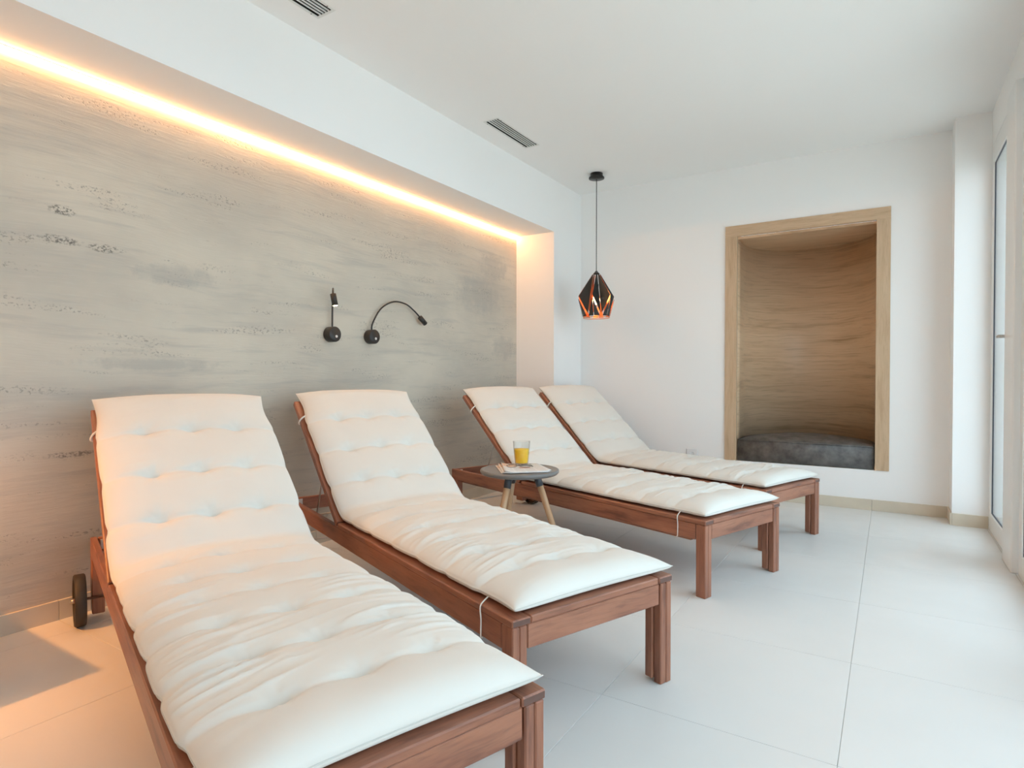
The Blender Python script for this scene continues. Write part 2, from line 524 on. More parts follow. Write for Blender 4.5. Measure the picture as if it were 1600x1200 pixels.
# ------------------------------------------------------------------ LED strip in the recess corner
ls = empty('led_strip', (XL, 0, ZS))
tag(ls, 'warm glowing light strip along the top of the concrete wall', 'light strip')
MB().box(0.0, 0.016, YB + 0.02, YR - 0.004, -0.003, 0.0).build('mounting_rail', 'white_plastic', ls)
MB().box(0.001, 0.013, YB + 0.02, YR - 0.005, -0.012, -0.003, 0.002).build('light_diffuser', 'led', ls)

# ------------------------------------------------------------------ ceiling vents
def vent(y0, y1, label):
    r = empty('ceiling_vent', ((VX0 + VX1) / 2, (y0 + y1) / 2, ZC))
    tag(r, label, 'air vent', 'slotted vents in the ceiling')
    w, l = (VX1 - VX0) / 2, (y1 - y0) / 2
    mb = MB(); z0, z1 = -0.002, 0.004; e = 0.012
    mb.box(-w - e, -w, -l - e, l + e, z0, 0.0, 0.0006).box(w, w + e, -l - e, l + e, z0, 0.0, 0.0006)
    mb.box(-w, w, -l - e, -l, z0, 0.0, 0.0006).box(-w, w, l, l + e, z0, 0.0, 0.0006)
    mb.build('vent_frame', 'vent_white', r)
    bx = MB()
    bx.box(-w, w, -l, l, 0.05, 0.055).box(-w, -w + 0.0012, -l, l, 0.001, 0.05).box(w - 0.0012, w, -l, l, 0.001, 0.05).box(-w + 0.0012, w - 0.0012, -l, -l + 0.0012, 0.001, 0.05).box(-w + 0.0012, w - 0.0012, l - 0.0012, l, 0.001, 0.05)
    bx.build('vent_cavity', 'vent_dark', r)
    for k in range(4):
        x = -w + (k + 1) * 2 * w / 5 + 0.001
        MB().box(x - 0.0028, x + 0.0028, -l, l, -0.001, 0.004).build('vent_slat', 'vent_white', r)
    for sx, sy in ((-1, -1), (1, -1), (-1, 1), (1, 1)):
        m = Matrix.Translation((sx * (w + 0.006), sy * (l - 0.03), -0.0028))
        MB().lathe([(0.003, 0), (0.003, 0.001)], 8, mat4=m).build('screw', 'vent_dark', r)
vent(*VENTS[0], 'slotted ceiling vent cut by the top edge, nearer the camera')
vent(*VENTS[1], 'slotted ceiling vent between the light strip and the pendant lamp')

# ------------------------------------------------------------------ oak alcove
def alcove():
    r = empty('oak_alcove', ((NX0 + NX1) / 2, YF, NZ0))
    tag(r, 'oak lined seating alcove with curved back in the white wall', 'alcove')
    r0 = Matrix.Translation((-(NX0 + NX1) / 2, -YF, -NZ0))
    pr, bk = -0.012, 0.02
    # frame boards
    def board(name, x0, x1, z0, z1, ax):
        MB().box(x0, x1, YF + pr, YF + bk, z0, z1, 0.0015, axis=ax, mat4=r0).build(name, 'oak_frame', r)
    board('frame_post', NX0, IX0, NZ0, IZ1, 2)
    board('frame_post', IX1, NX1, NZ0, IZ1, 2)
    board('frame_header', NX0, NX1, IZ1, NZ1, 0)
    # curved lining: straight sides then a half round
    hw = (IX1 - IX0) / 2; cx = (IX0 + IX1) / 2; st = 0.26
    pts = [(-hw, YF + bk), (-hw, YF + st * 0.5)]
    for k in range(0, 33):
        a = math.pi - math.pi * k / 32
        pts.append((hw * math.cos(a), YF + st + hw * math.sin(a)))
    pts += [(hw, YF + st * 0.5), (hw, YF + bk)]
    pts = [(cx + x, y) for x, y in pts]
    verts = []; g = []; L = 0
    for i, (x, y) in enumerate(pts):
        if i: L += math.hypot(x - pts[i - 1][0], y - pts[i - 1][1])
        for z in (NZ0, IZ1 + 0.02):
            verts.append((x, y, z)); g.append((L, z, 0.0))
    n = len(pts)
    faces = [(2 * i, 2 * i + 1, 2 * i + 3, 2 * i + 2) for i in range(n - 1)]
    lin = MB().add(verts, faces, 0, g, True, r0).build('curved_lining', 'oak', r)
    so = lin.modifiers.new('thickness', 'SOLIDIFY'); so.thickness = 0.018; so.offset = 1
    for nm, z in (('alcove_top', IZ1), ('alcove_floor', NZ0 + 0.002)):
        vv = [(x, y, z) for x, y in pts]
        mb = MB(); mb.add(vv, [tuple(range(n))], 0, [(p[0], p[1], 3.3) for p in vv], False, r0)
        o = mb.build(nm, 'oak', r)
        so = o.modifiers.new('thickness', 'SOLIDIFY'); so.thickness = 0.018; so.offset = 1 if z > 1 else -1
    # seat cushion: a thing of its own
    base = NZ0 + 0.004
    inset = 0.006; hh = 0.158
    c = empty('alcove_cushion', (cx, YF, base))
    tag(c, 'mottled dark grey leather seat cushion inside the oak alcove', 'cushion')
    outline = []
    for x, y in pts:
        dx = x - cx; k = (hw - inset) / hw
        outline.append((dx * k, max(0.006, (y - YF) * (0.985 if y > YF + st else 1.0))))
    outline[0] = (-(hw - inset), 0.006); outline[-1] = (hw - inset, 0.006)
    rings = [(0.0, 0.0, 1.0), (0.0, hh - 0.02, 1.0), (0.006, hh - 0.006, 1.0), (0.018, hh, 1.0)]
    verts = []; faces = []
    nn = len(outline)
    cxm, cym = 0.0, 0.34
    def inward(p, d):
        v = Vector((cxm - p[0], cym - p[1])); v.normalize()
        return (p[0] + v.x * d, p[1] + v.y * d)
    for d, z, _ in rings:
        for p in outline:
            q = inward(p, d); verts.append((q[0], q[1], z))
    for i in range(len(rings) - 1):
        for j in range(nn):
            k = (j + 1) % nn
            faces.append((i * nn + j, i * nn + k, (i + 1) * nn + k, (i + 1) * nn + j))
    # gently crowned top
    last = (len(rings) - 1) * nn
    for fr in (0.8, 0.55, 0.3):
        o = len(verts)
        for p in outline:
            q = inward(p, 0.018)
            verts.append((q[0] * fr, cym + (q[1] - cym) * fr, hh + 0.040 * (1 - fr * fr)))
        for j in range(nn):
            k = (j + 1) % nn
            faces.append((last + j, last + k, o + k, o + j))
        last = o
    verts.append((0, cym, hh + 0.040)); o = len(verts) - 1
    for j in range(nn):
        faces.append((last + j, last + (j + 1) % nn, o))
    faces.append(tuple(range(nn))[::-1])
    MB().add(verts, faces, 0, None, True).build('seat_pad', 'leather', c)
    pip = [inward(p, 0.003) for p in outline]
    MB().tube([(x, y, hh - 0.004) for x, y in pip], 0.004, 6, closed=True).build('piping', 'leather', c)
alcove()

# ------------------------------------------------------------------ pendant lamp
def pendant():
    px, py = -1.950, 4.340
    r = empty('pendant_lamp', (px, py, ZC))
    tag(r, 'black faceted pendant lamp with copper lining hanging in the corner', 'pendant lamp')
    MB().lathe([(0.0, 0.0), (0.048, 0.0), (0.048, -0.022), (0.060, -0.030), (0.060, -0.040), (0.012, -0.044), (0.0, -0.044)][::-1], 32).build('ceiling_canopy', 'black_gloss', r)
    zt = 1.737 - ZC
    MB().tube([(0, 0, -0.04), (0, 0, zt + 0.002)], 0.0032, 8).build('cord', 'black', r)
    MB().lathe([(0.006, zt - 0.006), (0.022, zt - 0.012), (0.026, zt - 0.02), (0.006, zt + 0.006)][::-1], 20).build('shade_cap', 'black', r)
    MB().tube([(0, 0, zt), (0, 0, zt - 0.10)], 0.005, 8).lathe([(0.018, zt - 0.165), (0.018, zt - 0.10), (0.006, zt - 0.095)], 16).build('lamp_holder', 'black', r)
    # folded sheet panels with open slits between them
    sh = empty('shade', (0, 0, 0)); sh.parent = r
    N = 6
    zb, zr = 1.538 - ZC, 1.376 - ZC
    w = math.pi / N
    def ring_pt(a, rad, z):
        return Vector((rad * math.cos(a), rad * math.sin(a), z))
    def panel(pts, faces, k):
        c = sum(pts, Vector()) / len(pts)
        v = [c + (p - c) * k for p in pts]
        o = MB().add([tuple(p) for p in v], faces, 0).build('shade_panel', ['black', 'copper'], sh)
        so = o.modifiers.new('sheet', 'SOLIDIFY'); so.thickness = 0.0014; so.offset = -1
        so.material_offset = 1; so.material_offset_rim = 0
    for k in range(N):
        a = 2 * w * k + 0.20
        T1, T2 = ring_pt(a - 0.55 * w, 0.028, zt - 0.010), ring_pt(a + 0.55 * w, 0.028, zt - 0.010)
        Lp, Rp = ring_pt(a - w, 0.152, zb), ring_pt(a + w, 0.152, zb)
        Bp = ring_pt(a + 0.15 * w, 0.106, zr + 0.006)
        Tm = (T1 + T2) / 2
        panel([T1, Tm, Lp, Bp], [(0, 2, 3, 1)], 0.90)
        panel([Tm, T2, Bp, Rp], [(0, 2, 3, 1)], 0.90)
        # lower facets, points up between the kites
        q1, q2 = ring_pt(a + 0.22 * w, 0.104, zr), ring_pt(a + 1.1 * w, 0.104, zr)
        panel([Rp, q1, q2], [(0, 1, 2)], 0.84)
        q3 = ring_pt(a + 2.05 * w, 0.104, zr)
        panel([Rp, q2, q3], [(0, 1, 2)], 0.84)
    MB().tube([(0.103 * math.cos(t * math.pi / 16), 0.103 * math.sin(t * math.pi / 16), zr) for t in range(32)], 0.003, 6, closed=True).build('bottom_ring', 'copper', r)
    zb2 = zt - 0.165
    MB().lathe([(0.013, zb2 + 0.002), (0.015, zb2 - 0.012), (0.026, zb2 - 0.042), (0.030, zb2 - 0.060), (0.026, zb2 - 0.080), (0.012, zb2 - 0.092), (0.001, zb2 - 0.094)][::-1], 24).build('bulb', 'bulb', r)
pendant()

# ------------------------------------------------------------------ wall reading lamps
def wall_lamp(y, z, neck, head_dir, label, lit, lens='led_spot'):
    r = empty('wall_lamp', (XL, y, z))
    tag(r, label, 'reading lamp', 'gooseneck lamps on the concrete wall')
    rot = Matrix.Rotation(math.pi / 2, 4, 'Y')
    MB().lathe([(0.0405, 0.0), (0.0425, 0.003), (0.0425, 0.049), (0.040, 0.052), (0.0, 0.052)], 36, mat4=rot).build('lamp_base', 'black', r)
    MB().lathe([(0.0075, 0.0), (0.0075, 0.003), (0.006, 0.005)], 16, mat4=Matrix.Translation((0.0515, 0.006, -0.012)) @ rot).build('button', 'grey_button', r)
    pts = smoothpts(neck, 8)
    MB().tube(pts, 0.0050, 8).build('gooseneck', 'black', r)
    e = Vector(neck[-1]); d = Vector(head_dir).normalized()
    q = Vector((0, 0, 1)).rotation_difference(d).to_matrix().to_4x4()
    m = Matrix.Translation(e - d * 0.004) @ q
    MB().lathe([(0.008, 0.0), (0.0160, 0.002), (0.0160, 0.066), (0.0135, 0.066), (0.0135, 0.059)], 20, mat4=m).build('lamp_head', 'black', r)
    MB().lathe([(0.0133, 0.0), (0.0133, 0.006), (0.0105, 0.009)], 16, mat4=m @ Matrix.Translation((0, 0, 0.058))).build('lens', lens if lit else 'grey_button', r)
    return r
wall_lamp(2.300, 1.152, [(0.026, 0.0, 0.03), (0.028, 0.0, 0.14), (0.045, -0.012, 0.213), (0.085, -0.045, 0.243), (0.122, -0.078, 0.228), (0.134, -0.088, 0.205)], (0.16, 0.09, -1), 'black gooseneck wall lamp with lit head pointing down', True)
wall_lamp(2.602, 1.155, [(0.026, 0.0, 0.03), (0.026, 0.006, 0.08), (0.027, 0.075, 0.175), (0.03, 0.18, 0.228), (0.032, 0.29, 0.225), (0.034, 0.37, 0.188), (0.036, 0.425, 0.150)], (0.05, 0.8, -0.62), 'black gooseneck wall lamp bent over to the right, unlit', False)

# ------------------------------------------------------------------ loungers
W2 = 0.298; HZ = 0.323; LH = 1.211; LR = 1.945; BL = 0.755; BA = math.radians(39.0)
def lounger_proto():
    r = empty('sun_lounger')
    wd = ['wood', 'wood_end']
    # rim boards (long boards run through, end board between)
    for s in (1, -1):
        y0, y1 = sorted((s * W2, s * (W2 - 0.058)))
        MB().box(0.0, LH - 0.003, y0, y1, HZ - 0.019, HZ, 0.003, 0, 1, 0).build('rim_board', wd, r)
    MB().box(0.002, 0.058, -(W2 - 0.060), W2 - 0.060, HZ - 0.019, HZ, 0.003, 0, 1, 1).build('rim_end_board', wd, r)
    # aprons
    for s in (1, -1):
        y0, y1 = sorted((s * (W2 - 0.004), s * (W2 - 0.026)))
        MB().box(0.052, LR, y0, y1, 0.236, HZ - 0.0195, 0.003, 0, 1, 0).build('side_rail', wd, r)
        y0, y1 = sorted((s * (W2 - 0.028), s * (W2 - 0.05)))
        MB().box(0.09, LR - 0.08, y0, y1, 0.222, 0.262, 0.002, 0, 1, 0).build('ledger_strip', wd, r)
    MB().box(0.006, 0.028, -(W2 - 0.052), W2 - 0.052, 0.240, HZ - 0.0195, 0.003, 0, 1, 1).build('end_rail', wd, r)
    MB().box(LR - 0.024, LR - 0.002, -(W2 - 0.028), W2 - 0.028, 0.238, HZ - 0.020, 0.003, 0, 1, 1).build('rear_crossbar', wd, r)
    MB().box(LR - 0.0262, LR - 0.0245, W2 - 0.075, W2 - 0.035, 0.258, 0.296, 0.0005).build('label_plate', 'white_plastic', r)
    MB().box(LH - 0.02, LH + 0.04, -(W2 - 0.028), W2 - 0.028, 0.242, 0.262, 0.003, 0, 1, 1).build('crossbar', wd, r)
    # front legs: two boards meeting in an L
    for s in (1, -1):
        mb = MB()
        y0, y1 = sorted((s * (W2 - 0.002), s * (W2 - 0.0245)))
        mb.box(0.002, 0.049, y0, y1, 0.0, HZ - 0.020, 0.003, 0, 1, 2)
        y0, y1 = sorted((s * (W2 - 0.025), s * (W2 - 0.049)))
        mb.box(0.003, 0.030, y0, y1, 0.0, HZ - 0.020, 0.003, 0, 1, 2)
        y0, y1 = sorted((s * (W2 - 0.026), s * (W2 - 0.055)))
        mb.box(0.031, 0.060, y0, y1, 0.010, HZ - 0.022, 0.003, 0, 1, 2)
        mb.build('leg', wd, r)
        y0, y1 = sorted((s * (W2 - 0.004), s * (W2 - 0.044)))
        MB().box(LR - 0.072, LR, y0, y1, 0.028, 0.2355, 0.003, 0, 1, 2).build('rear_leg', wd, r)
    # bed slats
    for k in range(13):
        x = 0.075 + k * 0.0855
        MB().box(x, x + 0.062, -(W2 - 0.062), W2 - 0.062, HZ - 0.030, HZ - 0.015, 0.002, 0, 1, 1).build('bed_slat', wd, r)
    # backrest
    back = empty('backrest', (LH, 0, HZ)); back.parent = r; back.rotation_euler = (0, -BA, 0)
    for s in (1, -1):
        y0, y1 = sorted((s * W2, s * (W2 - 0.050)))
        MB().box(0.004, BL, y0, y1, -0.026, 0.0, 0.003, 0, 1, 0).build('back_rail', wd, back)
    for x in (0.01, BL - 0.06):
        MB().box(x, x + 0.055, -(W2 - 0.052), W2 - 0.052, -0.024, -0.002, 0.003, 0, 1, 1).build('back_crossbar', wd, back)
    for k in range(7):
        x = 0.085 + k * 0.086
        MB().box(x, x + 0.062, -(W2 - 0.052), W2 - 0.052, -0.022, -0.007, 0.002, 0, 1, 1).build('back_slat', wd, back)
    # prop
    yb = W2 - 0.058
    pr = [(1.515, -yb, 0.555), (1.645, -yb, 0.268), (1.645, yb, 0.268), (1.515, yb, 0.555)]
    MB().tube(pr[:2], 0.004, 8).tube(pr[1:3], 0.004, 8).tube(pr[2:], 0.004, 8).build('prop_rod', 'steel', r)
    # wheels
    rx = Matrix.Rotation(math.pi / 2, 4, 'X')
    for s in (1, -1):
        wh = empty('wheel', (1.868, s * 0.332, 0.0935)); wh.parent = r
        R = 0.0935
        MB().lathe([(R - 0.016, -0.018), (R - 0.004, -0.018), (R, -0.014), (R, 0.014), (R - 0.004, 0.018), (R - 0.016, 0.018)], 48, close=True, mat4=rx).build('tire', 'rubber', wh)
        MB().lathe([(0.012, -0.010), (R - 0.0155, -0.008), (R - 0.0155, 0.008), (0.012, 0.010)], 40, mat4=rx).build('wheel_disc', 'wood', wh)
    MB().tube([(1.868, -0.362, 0.0935), (1.868, 0.362, 0.0935)], 0.005, 10).lathe([(0.009, -0.358), (0.009, -0.345)], 6, mat4=Matrix.Translation((1.868, 0, 0.0935)) @ rx).lathe([(0.009, 0.345), (0.009, 0.358)], 6, mat4=Matrix.Translation((1.868, 0, 0.0935)) @ rx).build('axle', 'steel', r)
    return r

# smooth value noise
def vnoise(x, y, seed):
    rg = np.random.RandomState(seed); T = rg.rand(256, 256)
    xi = np.floor(x).astype(int); yi = np.floor(y).astype(int)
    fx = x - xi; fy = y - yi
    fx = fx * fx * (3 - 2 * fx); fy = fy * fy * (3 - 2 * fy)
    a = T[xi % 256, yi % 256]; b = T[(xi + 1) % 256, yi % 256]
    c = T[xi % 256, (yi + 1) % 256]; d = T[(xi + 1) % 256, (yi + 1) % 256]
    return (a * (1 - fx) + b * fx) * (1 - fy) + (c * (1 - fx) + d * fx) * fy

# cushion path in the lounger's x-z plane
S0 = 0.010; RB = 0.13
TB = RB * math.tan(BA / 2)
SEAT = LH + 0.012 - TB - S0
ARC = RB * BA
BACK = BL + 0.030 - TB
TOT = SEAT + ARC + BACK
def path(s):
    """arrays of position (x,z) and normal (x,z) along the cushion's underside"""
    x = np.empty_like(s); z = np.empty_like(s); nx = np.empty_like(s); nz = np.empty_like(s)
    a = s <= SEAT
    x[a] = S0 + s[a]; z[a] = HZ; nx[a] = 0; nz[a] = 1
    b = (s > SEAT) & (s <= SEAT + ARC)
    th = (s[b] - SEAT) / RB
    x[b] = S0 + SEAT + RB * np.sin(th); z[b] = HZ + RB * (1 - np.cos(th)); nx[b] = -np.sin(th); nz[b] = np.cos(th)
    c = s > SEAT + ARC
    e = s[c] - SEAT - ARC
    x1 = S0 + SEAT + RB * math.sin(BA); z1 = HZ + RB * (1 - math.cos(BA))
    x[c] = x1 + e * math.cos(BA); z[c] = z1 + e * math.sin(BA); nx[c] = -math.sin(BA); nz[c] = math.cos(BA)
    return x, z, nx, nz

ROWS = [0.172, 0.357, 0.545, 0.730, 0.915, 1.095] + [SEAT + ARC + t - TB for t in (0.17, 0.365, 0.565)]
BV = (-0.150, 0.0, 0.150)

def cushion_mesh(name, seed, dy, hw0):
    NS, NV = 430, 97
    rg = np.random.RandomState(seed)
    # denser sampling near the ends and sides
    t = np.linspace(0, 1, NS); s1 = t - 0.018 * np.sin(2 * np.pi * t) / (2 * np.pi) * 12
    s1 = np.clip(s1, 0, 1); s1 = np.sort(s1)
    q = np.linspace(-1, 1, NV); v1 = np.sin(q * np.pi / 2) * 0.55 + q * 0.45
    s = (s1 * TOT)[:, None] * np.ones((1, NV)); v = np.ones((NS, 1)) * v1[None, :]
    ds_end = np.minimum(s, TOT - s)
    # plan outline: pinched at the tufted rows, corners pulled out to points
    hw = hw0 - 0.010 * np.clip(np.sin(np.pi * np.clip(ds_end / 0.20, 0, 1)), 0, 1)
    for k, r in enumerate(ROWS):
        hw = hw - (0.003 + 0.004 * rg.rand()) * np.exp(-((s - r) / 0.022) ** 2)
    hw = hw + 0.004 * (vnoise(s * 9, v * 0 + np.sign(v) * 3 + 9.5, seed) - 0.5) * 2
    y = v * hw
    # ends bow inwards between the corner points
    endbow = 0.014 * (1 - v ** 2)
    fr = np.clip(1 - s / 0.15, 0, 1) ** 2
    fe = np.clip(1 - (TOT - s) / 0.15, 0, 1) ** 2
    sp = s + endbow * fr + endbow * 0.9 * fe
    ev = (1 - np.abs(v) ** 3.4) ** 0.55
    es = (1 - np.clip(1 - ds_end / 0.085, 0, 1) ** 2.4) ** 0.6
    e = ev * es
    # loft of the top
    T = 0.045
    h = T * e
    seat = 1 / (1 + np.exp((s - SEAT - 0.03) / 0.03))
    crease = np.zeros_like(s); dimple = np.zeros_like(s)
    for k, r in enumerate(ROWS):
        off = 0.006 * (vnoise(v * 2.2 + 5, s * 0 + k, seed + 3) - 0.5) * 2
        d = s - r - off
        lat = 0.75 + 0.25 * np.cos(2 * np.pi * y / 0.15)
        amp = (0.0125 + 0.005 * rg.rand()) * lat
        amp = amp * (0.95 + 0.05 * seat)
        crease += amp * (0.60 * np.exp(-(d / 0.009) ** 2) + 0.70 * np.exp(-(d / 0.036) ** 2))
        for b in BV:
            bb = b + 0.010 * (rg.rand() - 0.5)
            rr = (d / 0.020) ** 2 + ((y - bb) / 0.026) ** 2
            dimple += (0.010 + 0.004 * rg.rand()) * np.exp(-rr)
            # short gathers radiating from the tuft
            ang = np.arctan2(y - bb, d); rad = np.sqrt(d ** 2 + (y - bb) ** 2)
            dimple += 0.0016 * np.exp(-(rad / 0.05) ** 2) * np.cos(ang * 7 + rg.rand() * 6) * np.clip(rad / 0.02, 0, 1)
    h = h - (crease + dimple) * np.clip(e, 0, 1)
    # fabric wrinkles running across the cushion, strongest on the seat and towards the sides
    slant = s + 0.10 * y + 0.02 * np.sin(y * 9 + seed)
    n1 = vnoise(slant * 34, y * 5.0 + 20, seed + 11)
    n2 = vnoise(slant * 75, y * 9.0 + 40, seed + 12)
    ridg = 1 - np.abs(2 * n1 - 1)
    ridg2 = 1 - np.abs(2 * n2 - 1)
    patch = np.clip(vnoise(s * 6, y * 6 + 60, seed + 13) * 1.6 - 0.35, 0, 1)
    side = 0.35 + 0.65 * np.clip((np.abs(v) - 0.25) / 0.6, 0, 1)
    wr = (0.0150 * ridg ** 3 + 0.0058 * ridg2 ** 2) * patch * side
    foot = np.clip((s - 0.13) / 0.06, 0, 1)
    wr = wr * (0.18 + 0.82 * seat * foot)
    h = h + wr * e
    h = h + 0.006 * (vnoise(s * 7, y * 9 + 30, seed + 14) - 0.5) * e
    mid = 0.021
    topn = mid + np.maximum(h, 0.0)
    botn = mid - 0.0200 * e ** 0.45
    # let the back's head end fall slightly over the top rail
    X, Z, NX, NZ = path(sp.ravel())
    X = X.reshape(sp.shape); Z = Z.reshape(sp.shape); NX = NX.reshape(sp.shape); NZ = NZ.reshape(sp.shape)
    yy = y + dy
    top = np.stack([X + NX * topn, yy, Z + NZ * topn], -1)
    bot = np.stack([X + NX * botn, yy, Z + NZ * botn], -1)
    n = NS * NV
    verts = np.concatenate([top.reshape(-1, 3), bot.reshape(-1, 3)])
    i, j = np.meshgrid(np.arange(NS - 1), np.arange(NV - 1), indexing='ij')
    a = (i * NV + j).ravel(); b = a + 1; c = a + NV + 1; d = a + NV
    ft = np.stack([a, d, c, b], -1)
    fb = np.stack([a, b, c, d], -1) + n
    # rim faces join the two sheets
    ring = [(0, k) for k in range(NV)] + [(k, NV - 1) for k in range(1, NS)] + [(NS - 1, k) for k in range(NV - 2, -1, -1)] + [(k, 0) for k in range(NS - 2, 0, -1)]
    ids = np.array([p * NV + w for p, w in ring]); nx_ = np.roll(ids, -1)
    fs = np.stack([ids, nx_, nx_ + n, ids + n], -1)
    faces = np.concatenate([ft, fb, fs])
    me = bpy.data.meshes.new(name)
    me.vertices.add(len(verts)); me.vertices.foreach_set('co', verts.ravel())
    me.loops.add(faces.size); me.loops.foreach_set('vertex_index', faces.ravel())
    me.polygons.add(len(faces)); me.polygons.foreach_set('loop_start', np.arange(0, faces.size, 4))
    me.polygons.foreach_set('use_smooth', np.ones(len(faces), bool))
    me.update(); me.validate()
    # edge ring for the seam
    seam = [tuple(top[p, w]) for p, w in ring]
    return me, seam, (top, s)

def make_cushion(seed, loc, rz, label, dy, hw0):
    r = empty('lounger_cushion', loc, rz)
    tag(r, label, 'cushion', 'tufted cream cushions on the loungers')
    me, seam, (top, s) = cushion_mesh('tufted_pad', seed, dy, hw0)
    me.materials.append(M['cotton'])
    pad = bpy.data.objects.new('tufted_pad', me); COL.objects.link(pad); pad.parent = r
    MB().tube(seam[::3], 0.0013, 5, closed=True).build('seam', 'thread', r)
    # tie cords: two round the side rails near the foot, two round the back rails
    for sg in (1, -1):
        u = 0.139
        pts = smoothpts([(u + 0.006, sg * 0.262, HZ + 0.017), (u, sg * 0.285, HZ + 0.010), (u - 0.002, sg * (W2 + 0.0035), HZ - 0.004), (u - 0.004, sg * (W2 + 0.003), 0.285), (u - 0.002, sg * (W2 + 0.002), 0.240), (u + 0.01, sg * (W2 - 0.012), 0.2310), (u + 0.03, sg * (W2 - 0.02), 0.219)], 5)
        MB().tube(pts, 0.0021, 6).build('tie_cord', 'cord', r)
        e = 0.625; cx, sx = math.cos(BA), math.sin(BA)
        def B(a, yy, nn):
            return (LH + a * cx - nn * sx, yy, HZ + a * sx + nn * cx)
        pts = smoothpts([B(e + 0.01, sg * 0.268, 0.017), B(e, sg * 0.290, 0.010), B(e - 0.005, sg * (W2 + 0.004), -0.004), B(e - 0.008, sg * (W2 + 0.004), -0.022), B(e - 0.008, sg * (W2 - 0.02), -0.030)], 5)
        MB().tube(pts, 0.0040, 6).build('tie_cord', 'cord', r)
    return r

S = 0.92
POSE = [(-.706, .780, -.334), (-.718, 1.635, -.382), (-.581, 3.024, -.345), (-.478, 3.941, -.341)]
L_LABEL = ['reddish wooden sun lounger nearest the camera, its wheel showing at left',
           'reddish wooden sun lounger second from the camera, left of the round side table',
           'reddish wooden sun lounger directly behind the round side table',
           'reddish wooden sun lounger farthest back, next to the alcove wall']
C_LABEL = ['cream tufted cushion on the lounger nearest the camera',
           'cream tufted cushion on the second lounger, in front of the round side table',
           'cream tufted cushion on the lounger directly behind the round side table',
           'cream tufted cushion on the farthest lounger by the alcove wall']
proto = lounger_proto()
for i, (x, y, t) in enumerate(POSE):
    o = proto if i == 0 else copy_tree(proto)
    loc = (x * S, y * S, 0); rz = t + math.pi
    o.location = loc; o.rotation_euler = (0, 0, rz)
    tag(o, L_LABEL[i], 'sun lounger', 'wooden sun loungers in a row')
    make_cushion(31 + 17 * i, loc, rz, C_LABEL[i], (-0.003, -0.013, -0.010, -0.008)[i], 0.296)

# ------------------------------------------------------------------ side table and what lies on it
TX, TY, TZ = -1.585, 2.592, 0.446
RGT = math.radians(32.174)          # direction of the third leg
def side_table():
    r = empty('side_table', (TX, TY, 0))
    tag(r, 'small round grey side table with three splayed beech legs', 'table')
    R = 0.200
    prof = [(0.0, TZ - 0.024), (R - 0.03, TZ - 0.024), (R - 0.010, TZ - 0.020), (R - 0.001, TZ - 0.010), (R, TZ - 0.003), (R - 0.003, TZ + 0.003), (R - 0.010, TZ + 0.004), (R - 0.016, TZ + 0.0015), (R - 0.024, TZ), (0.0, TZ)]
    MB().lathe([(max(a, 0.0005), b) for a, b in prof], 72).build('table_top', 'table', r)
    for k, da in enumerate((-6, 112, 232)):
        a = RGT + math.radians(da)
        d = Vector((math.cos(a), math.sin(a), 0))
        top = d * 0.085 + Vector((0, 0, TZ - 0.024)); bot = d * 0.222 + Vector((0, 0, 0.002))
        at = lambda f: top.lerp(bot, f)
        MB().tube([at(0.10), at(0.4), at(0.75), at(1.0)], [0.0165, 0.0160, 0.0145, 0.0125], 18).build('leg', 'beech', r)
        MB().tube([at(0.0), at(0.135)], [0.0195, 0.0180], 18).build('leg_collar', 'collar', r)
side_table()

def newspaper():
    r = empty('newspaper', (TX, TY, TZ + 0.0008), RGT)
    tag(r, 'folded newspaper lying on the round side table under the glass', 'newspaper')
    # local x runs to the right in the photograph, y away from the camera
    def sheet(name, quad, z, lift, mat='news', th=0.0012):
        nx, ny = 14, 10
        verts = []; uv = []
        for i in range(nx + 1):
            for j in range(ny + 1):
                a, b = i / nx, j / ny
                p = Vector(quad[0]) * (1 - a) * (1 - b) + Vector(quad[1]) * a * (1 - b) + Vector(quad[2]) * a * b + Vector(quad[3]) * (1 - a) * b
                verts.append((p.x, p.y, z + lift(a, b))); uv.append((a, b))
        faces = [(i * (ny + 1) + j, (i + 1) * (ny + 1) + j, (i + 1) * (ny + 1) + j + 1, i * (ny + 1) + j + 1) for i in range(nx) for j in range(ny)]
        o = MB().add(verts, faces, 0, None, True).build(name, mat, r)
        ul = o.data.uv_layers.new(name='UVMap')
        for lp in o.data.loops:
            ul.data[lp.index].uv = uv[lp.vertex_index]
        so = o.modifiers.new('page', 'SOLIDIFY'); so.thickness = th; so.offset = 1
        return o
    q1 = [(-0.085, -0.150), (0.150, -0.095), (0.102, 0.143), (-0.112, 0.128)]
    q2 = [(-0.090, -0.140), (0.140, -0.100), (0.098, 0.140), (-0.126, 0.116)]
    q3 = [(-0.075, -0.145), (0.156, -0.088), (0.096, 0.150), (-0.098, 0.144)]
    sheet('page', q2, 0.0015, lambda a, b: 0.0)
    sheet('page', q1, 0.0032, lambda a, b: 0.006 * max(0, 1 - a * 5) ** 2)
    sheet('page', q3, 0.0050, lambda a, b: 0.010 * max(0, 1 - a * 4) ** 2 + 0.004 * max(0, a * 4 - 3) ** 2)
newspaper()

